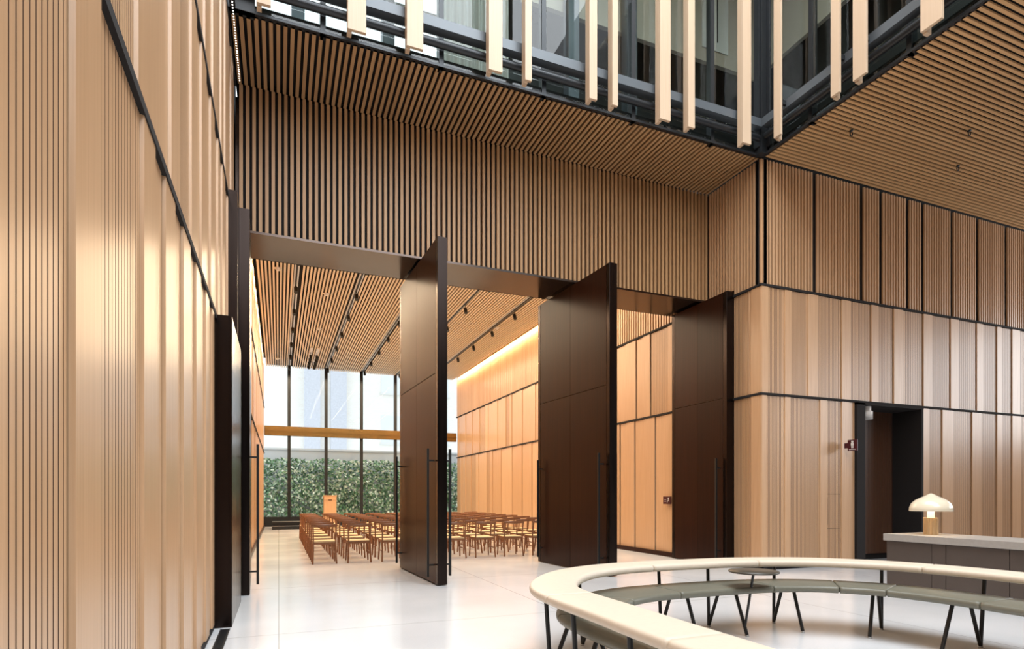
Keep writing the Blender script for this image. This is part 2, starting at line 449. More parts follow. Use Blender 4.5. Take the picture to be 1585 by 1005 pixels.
# soffit of slats over the header, slats run towards the doors
def soffit(name, x0, x1, y0, y1, z, axis, pitch, wdt, mat, dep=0.05, skip=None):
    mb = MB()
    mb.box((x0, y0, z+dep+0.03), (x1, y1, z+dep+0.10), 1)
    a, b = (x0, x1) if axis == 'y' else (y0, y1)
    p = a + 0.012
    while p + wdt < b:
        if not (skip and skip(p + wdt/2)):
            t = random.uniform(0.35, 0.68)
            if axis == 'y': mb.box((p, y0, z), (p+wdt, y1, z+dep), 0, t)
            else: mb.box((x0, p, z), (x1, p+wdt, z+dep), 0, t)
        p += pitch
    return struct(mb, name, [mat, M['black']])
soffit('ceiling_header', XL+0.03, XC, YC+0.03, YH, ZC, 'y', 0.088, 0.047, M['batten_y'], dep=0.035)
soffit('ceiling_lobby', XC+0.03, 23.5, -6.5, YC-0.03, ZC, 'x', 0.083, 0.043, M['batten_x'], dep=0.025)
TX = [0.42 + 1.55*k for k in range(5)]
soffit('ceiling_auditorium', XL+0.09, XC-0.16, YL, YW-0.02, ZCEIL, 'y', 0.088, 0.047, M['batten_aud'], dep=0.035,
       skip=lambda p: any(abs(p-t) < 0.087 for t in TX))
# closed lid over the auditorium and slots
mb = MB(); mb.box((XL-0.1, YL, 7.3), (XC+0.1, YW, 7.42)); struct(mb, 'ceiling_lid', M['black'])

# ---------------------------------------------------------------- auditorium walls
random.seed(11)
w = Wall((XC, 0, 0), (0, 1, 0), (-1, 0, 0))
w.backing(YL-0.1, YW, 0, 7.3)
u = YL
for z0, z1 in ((0.1, ZA-0.045), (ZA, ZB-0.045)): random_tier(w, YL-0.1, YW-0.05, z0, z1, 0.55, 1.15, 0.2, gap=0.03)
w.ledge(YL-0.1, YW, ZA, 0.04, 0.03); w.ledge(YL-0.1, YW, ZB, 0.04, 0.03)
w.battens(YL-0.1, YW, ZB, 7.25, pitch=0.10, w=0.055, dep=0.06)
w.build('wall_auditorium_right')
w = Wall((XL, 0, 0), (0, 1, 0), (1, 0, 0))
w.backing(YL, YW, 0, 7.3)
for z0, z1 in ((0.1, ZA-0.045), (ZA, ZB-0.045), (ZB, 7.25)): random_tier(w, YL, YW-0.05, z0, z1, 0.55, 1.15, 0.2)
w.ledge(YL, YW, ZA, 0.04, 0.03); w.ledge(YL, YW, ZB, 0.04, 0.03)
w.build('wall_auditorium_left')
mb = MB(); mb.box((7.96, YL-0.1, 0), (8.05, YW, 0.10)); struct(mb, 'baseboard_auditorium_right', M['brown'])
mb = MB(); mb.box((-0.62, YL, 0), (-0.55, YW, 0.10)); struct(mb, 'baseboard_auditorium_left', M['brown'])

# lower walls behind the viewer and at the right end, tall openings above them
w = Wall((0, -6.5, 0), (1, 0, 0), (0, 1, 0)); w.backing(XL, 23.5, 0, 9.0)
for z0, z1 in ((0.1, ZA-0.05), (ZA, ZB-0.05), (ZB, ZC), (ZC+0.05, 8.95)): random_tier(w, XL, 23.4, z0, z1, 0.6, 1.1, 0.3); w.build('wall_rear')
w = Wall((23.5, 0, 0), (0, 1, 0), (-1, 0, 0)); w.backing(-6.5, YC, 0, 3.1)
random_tier(w, -6.4, YC, 0.1, 3.05, 0.6, 1.1, 0.3); w.build('wall_far_right')
# far window
mb = MB()
for x in TX: mb.box((x-0.065, YW, 0.35), (x+0.065, YW+0.16, 7.2))
mb.box((XL, YW-0.02, 0), (XC, YW+0.2, 0.42))
wf = struct(mb, 'window_1', M['steel'])
mb = MB(); mb.box((XL+.02, YW-0.14, 3.95), (XC-.05, YW+0.05, 4.36)); mb.box((XL+.02, YW-0.18, 4.12), (XC-.05, YW-0.13, 4.17)); mb.build('transom', M['brass'], wf)
mb = MB(); mb.box((XL, YW+0.07, 0.42), (XC, YW+0.08, 7.3)); mb.build('pane', M['glass'], wf)

# ---------------------------------------------------------------- outside the far window
def leaves(x0, x1, z0, z1, y, n, sz, mb):
    for i in range(n):
        x = random.uniform(x0, x1); z = z0 + (z1-z0)*random.random()
        edge = 0.12*math.sin(x*3.1) + 0.08*math.sin(x*7.7)
        z = min(z, z1 + edge*0.6)
        yy = y - random.uniform(0, 0.35) - 0.12*math.sin(x*2.3+z*3.1)
        a = Vector((random.gauss(0, .7), -1, random.gauss(0.3, .6))).normalized()
        t = a.cross(Vector((random.gauss(0, 1), random.gauss(0, .3), random.gauss(0, 1)))).normalized()
        b = a.cross(t); s = sz*random.uniform(.6, 1.3)
        c = Vector((x, yy, z))
        mb.add([c - t*s, c - b*s*.55 + a*s*.1, c + t*s, c + b*s*.55 + a*s*.1], [(0, 1, 2, 3)], 0, random.random())
random.seed(3)
mb = MB(); leaves(-4.5, 14.5, 0.0, 3.15, 30.7, 17000, 0.085, mb)
o = mb.build('ivy_hedge', M['leaf']); tag(o, 'leafy green ivy hedge outside the far auditorium window', 'hedge', kind='stuff')
mb = MB(); mb.box((-6, 31.0, -0.1), (16, 31.5, 3.62)); mb.box((-6, 30.93, 3.60), (16, 31.55, 3.70))
tag(mb.build('garden_wall', M['bluegrey']), 'pale blue-grey courtyard wall rising just above the ivy hedge', 'wall')
bd = empty('brick_building', (6, 40, -0.1))
tag(bd, 'pale overexposed brick building beyond the ivy-covered courtyard wall', 'building')
mb = MB(); mb.box((-14, 0, 0), (16, 4, 24)); mb.build('facade', M['brick'], bd)
for i, x in enumerate((-4.0, -2.35)):
    mb = MB(); mb.box((x-0.5, -0.35, 0), (x+0.5, 0, 24)); mb.build('pilaster', M['bluestone'], bd)
for i, x in enumerate((1.2, 4.4, 7.6)):
    for z in (5.0, 8.4, 11.8):
        mb = MB(); mb.box((x-0.75, -0.05, z), (x+0.75, 0.0, z+1.9), 1); mb.box((x-0.85, -0.12, z-0.1), (x+0.85, 0, z), 0)
        mb.build('window', [M['white'], M['palewin']], bd)

# ---------------------------------------------------------------- pivot doors
def leaf(name, label, near, far, mats, thick=0.15, cols=2, pulls=((1, 0), (-1, 0), (1, 1), (-1, 1))):
    n = Vector((near[0], near[1], 0)); f = Vector((far[0], far[1], 0))
    L = (f-n).length; ang = math.atan2(f.y-n.y, f.x-n.x)
    root = empty(name, (n + f)/2, ang); tag(root, label, 'door', 'tall pivoting auditorium doors')
    H = 5.215; h = L/2; t = thick/2
    mb = MB(); mb.box((-h, -t+0.012, 0.012), (h, t-0.012, H)); mb.build('door_core', M['bronze'], root, bevel=0.002)
    for sx in (-1, 1):
        mb = MB(); a = sx*h; mb.box((a-0.012*(sx > 0)-0.0, -t, 0.012), (a+0.012*(sx < 0), t, H+0.003)) if False else mb.box((a-sx*0.09, -t-0.001, 0.012), (a+sx*0.004, t+0.001, H+0.003))
        mb.build('edge_trim', M['bronze'], root, bevel=0.003)
    xs = [-h+0.095 + i*(2*h-0.19)/cols for i in range(cols+1)]
    for sy in (-1, 1):
        for i in range(cols):
            for z0, z1 in ((0.02, ZA-0.01), (ZA+0.006, H-0.004)):
                mb = MB(); mb.box((xs[i]+0.003, sy*(t-0.012), z0), (xs[i+1]-0.003, sy*t, z1), 0, random.uniform(.3, .65))
                mb.build('face_panel', mats, root)
    for sy, e in pulls:
        x = (-h+0.17) if e == 0 else (h-0.17)
        mb = MB(); y = sy*(t+0.10)
        mb.box((x-0.017, y-0.017, 0.12), (x+0.017, y+0.017, 2.06))
        for z in (0.30, 1.88): mb.box((x-0.012, sy*t, z-0.012), (x+0.012, y, z+0.012))
        mb.build('pull_handle', M['leg'], root, bevel=0.002)
    return root
leaf('pivot_door', 'tall dark bronze door standing open edge-on against the left wall jamb', (-0.435, 8.62), (-0.49, 10.46), M['brown'], thick=0.14, pulls=((-1, 0),))
leaf('pivot_door', 'tall dark brown pivot door standing open near the middle, between the window view and the right chairs', (2.27, 8.47), (2.165, 10.83), M['brown'])
leaf('pivot_door', 'tall nearly black pivot door standing open behind the curved bench, with a vertical centre seam', (5.16, 8.36), (4.985, 10.83), M['brown'])
leaf('pivot_door', 'tall black pivot door lying open against the right jamb, beside the wood corner', (7.92, 8.70), (7.92, 10.34), M['brown'], pulls=((1, 0),))

# ---------------------------------------------------------------- service opening in the right wall
w = Wall((0, 8.62, 0), (1, 0, 0), (0, -1, 0))
w.backing(10.3, 12.5, 0, 3.3)
w.panel(10.35, 11.05, 0.12, 3.2, groove=(10.5, 11.02), tone=0.45, gw=0.012, pitch=0.05)
w.panel(11.05, 12.4, 0.12, 3.2, groove=(11.5, 12.3), tone=0.45, gw=0.012, pitch=0.05)
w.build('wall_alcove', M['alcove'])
mb = MB()
mb.box((10.40, 7.985, 0), (10.62, 8.30, 3.155)); mb.box((12.27, 7.99, 0), (12.33, 8.60, 3.155)); mb.box((10.40, 7.985, 3.12), (12.33, 8.60, 3.16))
struct(mb, 'trim_4', M['black'])
r = empty('ceiling_downlight', (10.86, 8.13, 2.86)); tag(r, 'short brushed metal cylinder downlight hanging at the head of the alcove opening', 'light')
mb = MB(); mb.lathe([(0.0, 0.01), (0.095, 0.01), (0.10, 0), (0.10, 0.16), (0.095, 0.165)], n=32); mb.build('lamp_housing', M['white'], r)
mb = MB(); mb.lathe([(0.07, 0.165), (0.07, 0.26)], n=24); mb.build('stem', M['white'], r)

# access hatch in the panelling
mb = MB()
for a, b in (((9.655, 7.975, 0.72), (9.66, 8.02, 1.38)), ((10.0, 7.975, 0.72), (10.005, 8.02, 1.38)), ((9.655, 7.975, 0.72), (10.005, 8.02, 0.725)), ((9.655, 7.975, 1.375), (10.005, 8.02, 1.38))):
    mb.box((a[0], 8.038, a[2]), (b[0], 8.044, b[2]))
mb.box((9.638, 8.02, 0.80), (9.650, 8.045, 1.32))
struct(mb, 'trim_5', M['black'])

# signs
r = empty('restroom_sign', (10.06, 7.82, 2.30)); tag(r, 'small maroon blade sign with a white figure, sticking out beside the alcove', 'sign')
mb = MB(); mb.box((-0.008, -0.10, -0.105), (0.008, 0.10, 0.105)); mb.box((-0.004, 0.10, -0.05), (0.004, 0.17, 0.05)); mb.build('sign_plate', M['maroon'], r)
mb = MB()
X0 = -0.012
mb.box((X0, -0.022, 0.052), (-0.008, 0.022, 0.084)); mb.box((X0, -0.03, -0.005), (-0.008, 0.03, 0.045)); mb.box((X0, -0.01, 0.04), (-0.008, 0.01, 0.056)); mb.box((X0, -0.02, -0.055), (-0.008, -0.004, 0.0)); mb.box((X0, 0.004, -0.055), (-0.008, 0.02, 0.0)); mb.build('figure_symbol', M['white'], r)
mb = MB(); mb.box((X0, -0.07, -0.085), (-0.008, 0.07, -0.074)); mb.build('text_line', M['white'], r)
r = empty('wheelchair_sign', (7.955, 10.66, 1.245)); tag(r, 'small dark maroon wall sign with a pale symbol on the auditorium wood wall', 'sign')
mb = MB(); mb.box((-0.012, -0.13, -0.085), (0.02, 0.13, 0.085)); mb.build('sign_plate', M['maroon'], r)
mb = MB(); X0 = -0.015
mb.box((X0, -0.075, 0.02), (-0.012, -0.045, 0.055)); mb.box((X0, -0.07, -0.02), (-0.012, -0.05, 0.028)); mb.box((X0, -0.07, -0.022), (-0.012, -0.01, -0.008)); mb.box((X0, -0.03, -0.05), (-0.012, -0.012, -0.01))
mb.build('symbol', M['white'], r)
mb = MB(); mb.box((X0, 0.02, -0.03), (-0.012, 0.08, -0.022)); mb.build('text_line', M['white'], r)
mb = MB(); mb.box((X0, 0.02, 0.01), (-0.012, 0.08, 0.018)); mb.build('text_line', M['white'], r)

# ---------------------------------------------------------------- auditorium chairs
def make_chair():
    r = empty('dining_chair', (0, 0, 0))
    W, D_, HS = 0.225, 0.22, 0.45
    # faces +Y; the back is at -Y
    for sx in (-1, 1):
        mb = MB(); mb.tube([(sx*W, D_, 0), (sx*(W-0.012), D_-0.015, 0.22), (sx*(W-0.02), D_-0.03, 0.43)], 0.015, r2=0.021, n=8); mb.build('leg', M['chair'], r)
        mb = MB(); mb.tube([(sx*(W+0.0), -D_-0.04, 0), (sx*(W-0.012), -D_+0.0, 0.25), (sx*(W-0.015), -D_+0.01, 0.44), (sx*(W-0.01), -D_-0.02, 0.62), (sx*(W-0.005), -D_-0.055, 0.775)], 0.017, r2=0.015, n=8); mb.build('leg', M['chair'], r)
    # seat frame
    mb = MB()
    mb.box((-W+0.02, D_-0.045, 0.385), (W-0.02, D_-0.02, 0.43)); mb.box((-W+0.02, -D_, 0.385), (W-0.02, -D_+0.022, 0.43))
    for sx in (-1, 1): mb.box((sx*(W-0.028), -D_, 0.385), (sx*(W-0.008), D_-0.03, 0.43)); mb.box((sx*(W-0.024), -D_, 0.20), (sx*(W-0.01), D_-0.02, 0.222))
    mb.build('seat_frame', M['chair'], r)
    # seat: shallow dished cushion of woven cord
    mb = MB(); n = 8; vs = []; fs = []
    for j in range(n+1):
        for i in range(n+1):
            u = i/n*2-1; v = j/n*2-1
            vs.append((u*(W-0.005), v*(D_+0.005)-0.005, 0.452 - 0.014*(1-u*u)*(1-v*v)+0.008*v*v - (0.012 if max(abs(u), abs(v)) > 0.99 else 0)))
    for j in range(n):
        for i in range(n): a = j*(n+1)+i; fs.append((a, a+1, a+n+2, a+n+1))
    mb.add(vs, fs, 0, 0.5, True)
    mb.box((-W+0.01, -D_+0.0, 0.425), (W-0.01, D_-0.015, 0.441))
    mb.build('seat', M['woven'], r)
    # curved backrest
    mb = MB(); n = 12; vs = []; fs = []
    for i in range(n+1):
        u = i/n*2-1; x = u*(W+0.02); y = -D_-0.035-0.045*(1-u*u)
        zb = 0.728 + 0.010*u*u; zt = 0.788 - 0.008*u*u
        vs += [(x, y-0.009+.006, zb), (x, y-0.009-0.012, zt), (x, y+0.009-0.012, zt), (x, y+0.009+.006, zb)]
    for i in range(n):
        for k in range(4): fs.append((i*4+k, (i+1)*4+k, (i+1)*4+(k+1) % 4, i*4+(k+1) % 4))
    fs += [(0, 1, 2, 3), (n*4+3, n*4+2, n*4+1, n*4)]
    mb.add(vs, fs, 0, 0.5, True); mb.build('backrest', M['chair'], r, fix=True)
    return r
ORD = ['first', 'second', 'third', 'fourth', 'fifth', 'sixth', 'seventh', 'eighth', 'ninth', 'tenth', 'eleventh']
def copy_thing(src):
    r = src.copy(); COL.objects.link(r)
    for ch in list(src.children):
        c = ch.copy(); COL.objects.link(c); c.parent = r
        for g in ch.children:
            d = g.copy(); COL.objects.link(d); d.parent = c
    return r
chair = make_chair()
NROW, NCOL = 9, 9
for j in range(NROW):
    for i in range(NCOL):
        o = chair if (i == 0 and j == 0) else copy_thing(chair)
        o.location = (0.84 + 0.67*i, 12.26 + 0.92*j, 0)
        o.rotation_euler = (0, 0, R(random.uniform(-1.5, 1.5)))
        row = 'the row nearest the doors' if j == 0 else ('the row nearest the far window' if j == NROW-1 else ORD[j] + ' row from the doors')
        tag(o, 'brown chair with cream seat, %s from left, %s' % (ORD[i], row), 'chair', 'auditorium chairs in rows')

# lectern
r = empty('lectern', (1.90, 24.4, 0)); tag(r, 'pale wooden lectern standing before the far window beyond the chairs', 'lectern')
mb = MB(); mb.box((-0.24, -0.18, 0.03), (0.24, 0.18, 1.22), 0, .6); mb.build('body', M['panel'], r, bevel=0.006)
mb = MB(); mb.add([(-.26, -.22, 1.33), (.26, -.22, 1.33), (.26, .2, 1.22), (-.26, .2, 1.22), (-.26, -.22, 1.36), (.26, -.22, 1.36), (.26, .2, 1.25), (-.26, .2, 1.25)],
                  [(0, 3, 2, 1), (4, 5, 6, 7), (0, 1, 5, 4), (1, 2, 6, 5), (2, 3, 7, 6), (3, 0, 4, 7)], 0, .7); mb.box((-.24, -.2, 1.18), (.24, -.17, 1.34), 0, .65)
mb.build('reading_desk', M['panel'], r)
mb = MB(); mb.box((-0.07, -0.207, 1.165), (0.07, -0.18, 1.19)); mb.build('emblem', M['brown'], r)
mb = MB(); mb.box((-0.28, -0.22, 0), (0.28, 0.22, 0.035)); mb.build('base', M['brown'], r)
# low platform
r = empty('platform_step', (0.75, 25.3, 0)); tag(r, 'low black two-level step on the floor under the far window', 'step')
mb = MB(); mb.box((-1.0, -0.45, 0), (1.0, 0.5, 0.14)); mb.build('lower_step', M['steel'], r, bevel=0.004)
mb = MB(); mb.box((-1.0, -0.10, 0.14), (1.0, 0.5, 0.30)); mb.build('upper_step', M['steel'], r, bevel=0.004)
mb = MB(); mb.box((-1.0, -0.47, 0.125), (1.0, -0.45, 0.145)); mb.box((-1.0, -0.12, 0.285), (1.0, -0.10, 0.305)); mb.build('nosing', M['foot'], r)

# ---------------------------------------------------------------- ceiling tracks and spotlights
def make_spot():
    r = empty('spotlight')
    mb = MB(); mb.tube([(0, 0, -0.003), (0, 0, -0.12)], 0.009, n=6); mb.build('stem', M['leg'], r)
    mb = MB(); mb.tube([(0, 0.05, -0.12), (0, -0.03, -0.27)], 0.052, n=12); mb.build('lamp_head', M['leg'], r)
    return r
spot = make_spot(); first = True
TN = ['leftmost', 'second from left', 'middle', 'fourth from left', 'rightmost']
for k, x in enumerate(TX):
    mb = MB(); mb.box((x-0.06, YL+0.3, ZCEIL+0.03), (x+0.06, YW-0.4, ZCEIL+0.055)); mb.box((x-0.018, YL+0.3, ZCEIL-0.0), (x+0.018, YW-0.4, ZCEIL+0.03), 1)
    o = mb.build('lighting_track', [M['white'], M['leg']])
    tag(o, 'grey recessed lighting track in the auditorium ceiling, the %s one' % TN[k], 'lighting track', 'ceiling lighting tracks')
    for j in range(7):
        y = 14.3 + 2.0*j
        s_ = spot if first else copy_thing(spot); first = False
        s_.location = (x, y, ZCEIL+0.0)
        tag(s_, 'small black spotlight on the %s ceiling track, %s from the doors' % (TN[k], ORD[j]), 'spotlight', 'track spotlights')
for q, (x, y) in enumerate(((1.15, 25.0), (1.38, 25.0))):
    mb = MB(); mb.box((x-0.05, 23.2, ZCEIL-0.03), (x+0.05, 26.0, ZCEIL-0.002))
    o = mb.build('short_track', M['white']); tag(o, 'short white ceiling track over the far end, the %s one of the pair' % ('left', 'right')[q], 'lighting track', 'short tracks')
    for j in range(4):
        s_ = copy_thing(spot); s_.location = (x, 23.9+0.6*j, ZCEIL-0.03)
        tag(s_, 'small black spotlight on the %s short ceiling track, %s from the doors' % (('left', 'right')[q], ORD[j]), 'spotlight', 'spotlights on short tracks')
cam_pos = [(-0.02, 15.45), (1.24, 13.9), (1.22, 16.9), (1.24, 20.5), (6.75, 18.2), (-0.05, 25.6)]
wh = ['near the left auditorium wall', 'just behind the lintel', 'midway along the second bay', 'deep in the second bay', 'near the right auditorium wall', 'near the far window at left']
mb = MB(); mb.lathe([(0.0, -0.05), (0.05, -0.05), (0.055, -0.03), (0.09, -0.005), (0.09, 0.0)], n=20); so = mb.build('ceiling_sensor', M['white'])
for k, ((x, y), t) in enumerate(zip(cam_pos, wh)):
    o = so if k == 0 else so.copy()
    if k: COL.objects.link(o)
    o.location = (x, y, ZCEIL); tag(o, 'small white ceiling fitting on the auditorium slats, ' + t, 'ceiling fitting', 'white ceiling fittings')
for k, ((x, y), t) in enumerate(zip([(8.83, 6.89), (11.6, 6.9), (10.65, 6.16)], ['nearest the glass corner', 'furthest to the right', 'in between and closer to the viewer'])):
    r = empty('sprinkler_head', (x, y, ZC)); tag(r, 'tiny black ring fitting on the lobby soffit, ' + t, 'ceiling fitting', 'lobby soffit fittings')
    mb = MB(); ring = [(0.028*math.cos(t_), 0, -0.055+0.04*math.sin(t_)) for t_ in [2*math.pi*i/12 for i in range(13)]]
    mb.tube(ring, 0.009, n=6); mb.lathe([(0, -0.0), (0.03, -0.0), (0.03, -0.012), (0, -0.012)], n=16); mb.build('fitting_body', M['leg'], r)

# ---------------------------------------------------------------- glazed upper floor
mb = MB()
GT = 13.5
for k in range(5):
    x = 0.54 + 1.6*k
    mb.box((x-0.035, YC, ZC), (x+0.035, YC+0.12, GT))
mb.box((XL, YC-0.01, ZC), (XC, YC+0.06, ZC+0.035)); mb.box((XL, YC-0.0, 11.4), (XC, YC+0.1, 11.6))
mb.box((XL-0.02, YC-0.02, ZC), (XL+0.32, YC+0.1, GT))
wu = struct(mb, 'window_2', M['steel'])
mb = MB(); mb.box((XL, YC+0.015, ZC+.03), (XC, YC+0.027, GT)); mb.build('pane', M['glass_up'], wu)
mb = MB()
for k in range(9):
    y = 7.0 - 1.6*k; mb.box((XC, y-0.035, ZC), (XC+0.12, y+0.035, GT))
mb.box((XC-0.01, -6.5, ZC), (XC+0.06, YC, ZC+0.035))
wv = struct(mb, 'window_3', M['steel'])
mb = MB(); mb.box((XC+0.015, -6.5, ZC+.03), (XC+0.027, YC, GT)); mb.build('pane', M['glass_up'], wv)
mb = MB(); mb.box((XC-0.13, YC-0.13, ZC-0.01), (XC+0.02, YC+0.02, GT)); mb.box((XC-0.16, YC-0.10, ZC+.1), (XC-0.13, YC+0.02, GT)); mb.box((XC-.01, YC-.20, ZC+.1), (XC+.02, YC-.13, GT))
tag(mb.build('corner_post', M['steel'], bevel=0.004), 'dark steel corner post where the two glass fronts meet above the soffit', 'post')
# rails that carry the fins
mb = MB(); mb.box((XL+0.1, 7.84, 7.83), (7.84, 7.88, 7.95)); mb.box((XL+0.1, 7.84, 7.81), (7.86, 7.99, 7.83)); mb.tube([(XL+0.1, 7.93, 7.66), (7.86, 7.93, 7.66)], 0.055, n=12, mat=1)
tag(mb.build('fin_rail', [M['greysteel'], M['steel']]), 'grey steel double rail behind the fins along the left glass front', 'rail')
mb = MB(); mb.box((7.84, -6.4, 7.83), (7.88, 7.84, 7.95)); mb.box((7.84, -6.4, 7.81), (7.99, 7.84, 7.83)); mb.tube([(7.93, -6.4, 7.66), (7.93, 7.83, 7.66)], 0.055, n=12, mat=1)
tag(mb.build('fin_rail', [M['greysteel'], M['steel']]), 'dark steel double rail behind the fins along the right glass front', 'rail')
# upper room behind the glass
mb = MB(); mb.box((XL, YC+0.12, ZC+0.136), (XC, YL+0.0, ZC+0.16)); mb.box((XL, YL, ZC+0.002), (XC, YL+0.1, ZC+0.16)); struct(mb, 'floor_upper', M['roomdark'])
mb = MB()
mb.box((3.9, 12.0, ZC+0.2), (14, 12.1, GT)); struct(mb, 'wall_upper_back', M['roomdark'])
mb = MB(); mb.box((4.6, 10.9, 11.45), (10.7, 11.0, GT)); mb.box((10.6, 3.0, 11.35), (10.7, 10.9, GT)); struct(mb, 'trim_6', M['room'])
bn = empty('wall_banner', (9.55, 10.87, 11.75)); tag(bn, 'tall white board with black vertical lettering behind the upper glass near the corner', 'board')
mb = MB(); mb.box((-0.45, 0, 0), (0.30, 0.02, 1.7)); mb.build('board_panel', M['screen'], bn)
mb = MB(); mb.box((-0.26, -0.006, 0.15), (-0.17, 0, 1.05)); mb.box((-0.235, -0.006, 1.05), (-0.195, 0, 1.25)); mb.box((-0.03, -0.006, 0.2), (0.0, 0, 1.3)); mb.build('lettering', M['black'], bn)
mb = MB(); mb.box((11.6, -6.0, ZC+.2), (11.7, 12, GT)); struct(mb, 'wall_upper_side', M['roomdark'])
mb = MB(); mb.box((XL, YC+0.15, GT), (16, 13, GT+0.1)); mb.box((XC+0.1, -6.5, GT), (16, YC+0.15, GT+0.1)); struct(mb, 'ceiling_upper', M['room'])
mb = MB(); pts = []
for i in range(61):
    x = 2.55 + 1.35*i/60; pts.append((x, 9.9 + 0.05*math.sin(i*1.05), 0))
vs = [(p[0], p[1], ZC+0.25) for p in pts] + [(p[0], p[1], GT-.1) for p in pts] + [(p[0], p[1]+.01, ZC+0.25) for p in pts] + [(p[0], p[1]+.01, GT-.1) for p in pts]
mb.add(vs, [(i, i+1, i+62, i+61) for i in range(60)] + [(i+123, i+122, i+183, i+184) for i in range(60)], 0, .5, True)
tag(mb.build('curtain', M['curtain']), 'grey pleated curtain hanging behind the upper glass', 'curtain')
for k, (x, y) in enumerate(((0.35, 12.2), (2.1, 12.2), (4.0, 10.6), (5.6, 10.7), (7.0, 10.7))):
    mb = MB(); mb.box((x-0.12, y-0.12, ZC+.2), (x+0.12, y+0.12, GT))
    tag(mb.build('upper_column', M['greysteel']), 'dark grey column behind the upper glass, %s from the left' % ORD[k], 'column', 'columns of the upper floor')
for k, z in enumerate((8.6, 10.0, 11.4)):
    mb = MB(); mb.box((XL, 12.3, z), (3.9, 12.45, z+0.35)); tag(mb.build('upper_beam', M['white']), 'pale horizontal beam seen through the upper glass at left, %s from the bottom' % ORD[k], 'beam', 'pale beams behind upper glass')

# fins
FW = [(0.93, .23), (1.68, .22), (2.82, .20), (3.32, .10), (4.38, .13), (4.76, .10), (5.68, .20), (6.19, .13), (7.34, .18)]
FB = ['leftmost full', 'second', 'third', 'narrow fourth', 'fifth', 'narrow sixth', 'wide seventh', 'narrow eighth', 'last before the corner post']
def fin(c, wd, ax, label):
    # L-shaped section: a wide board with a lip behind; ax 'x' = board faces the viewer along Y
    mb = MB(); z0 = 7.30; z1 = GT
    h = wd/2
    if ax == 'x':
        mb.box((c[0]-h, c[1]-0.045, z0), (c[0]+h, c[1]+0.0, z1), 0, .5); mb.box((c[0]-h, c[1], z0-0.02), (c[0]-h+0.055, c[1]+0.085, z1), 0, .35)
    else:
        mb.box((c[0]-0.045, c[1]-h, z0), (c[0], c[1]+h, z1), 0, .5); mb.box((c[0], c[1]+h-0.055, z0-0.02), (c[0]+0.085, c[1]+h, z1), 0, .35)
    r = empty('wooden_fin', (c[0], c[1], z0))
    o = mb.build('fin_board', M['fin'], None, bevel=0.002)
    o.name = 'fin_board'; o.parent = r; o.location = (-c[0], -c[1], -z0)
    mb = MB()
    if ax == 'x': mb.box((-0.02, 0.0, 0.55), (0.02, 0.137, 0.62))
    else: mb.box((0.0, -0.02, 0.55), (0.137, 0.02, 0.62))
    mb.build('bracket', M['steel'], r)
    tag(r, label, 'fin', 'pale wooden fins before the upper glass')
fin((-0.17, 7.7), .16, 'x', 'pale vertical wooden fin at the far left, only its lower end in view')
for (x, wd), t in zip(FW, FB): fin((x, 7.7), wd, 'x', 'pale vertical wooden fin before the left glass front, ' + t)
for (y, wd), t in zip([(7.32, .14), (6.24, .14), (5.85, .20), (4.87, .26), (3.9, .2)], ['first right of the corner post', 'second from the corner', 'third from the corner', 'wide one at the top right', 'outside top right']):
    fin((7.7, y), wd, 'y', 'pale vertical wooden fin before the right glass front, ' + t)

# led strip along the left wall joint
mb = MB(); mb.box((-0.565, 5.0, ZC+0.004), (-0.50, YH-0.01, ZC+0.05))
ls = mb.build('led_strip', M['black']); tag(ls, 'black strip dotted with tiny white lights between left wall and header soffit', 'light strip')
mb = MB(); y = 5.1
while y < YH-0.05:
    mb.box((-0.538, y, ZC-0.001), (-0.525, y+0.013, ZC+0.004)); y += 0.047
mb.build('light_dots', M['led'], ls)

# floor drain
r = empty('floor_drain', (-0.50, 5.2, 0.0)); tag(r, 'black slotted floor drain grate along the foot of the left wall', 'drain')
mb = MB(); mb.box((-0.045, -1.5, 0.0), (0.045, 1.33, 0.003)); mb.build('frame', M['black'], r)
mb = MB(); y = -1.48
while y < 1.30:
    mb.box((-0.03, y, 0.003), (0.03, y+0.012, 0.006)); y += 0.028
mb.box((-0.045, -1.5, 0.003), (-0.037, 1.33, 0.006)); mb.box((0.037, -1.5, 0.003), (0.045, 1.33, 0.006)); mb.build('grate', M['steel'], r)

# ---------------------------------------------------------------- reception desk
dk = empty('reception_desk', (7.66, 5.5, 0)); tag(dk, 'long taupe reception desk with a grey stone top behind the curved bench', 'desk')
mb = MB(); mb.box((0, -6.0, 0.74), (0.78, 0, 0.83)); mb.build('desk_top', M['stone'], dk, bevel=0.004)
mb = MB(); mb.box((0.05, -5.96, 0.0), (0.72, -0.04, 0.74)); mb.build('desk_body', M['black'], dk)
ys = [-0.03, -0.62, -0.79, -1.47, -1.83, -2.6, -3.4, -4.2, -5.0, -5.97]
for a, b in zip(ys, ys[1:]):
    mb = MB(); mb.box((0.03, b+0.006, 0.03), (0.05, a, 0.735)); mb.build('front_panel', M['taupe'], dk, bevel=0.001)
mb = MB(); mb.box((0.05, -0.04, 0.03), (0.74, -0.025, 0.735)); mb.build('end_panel', M['taupe'], dk)

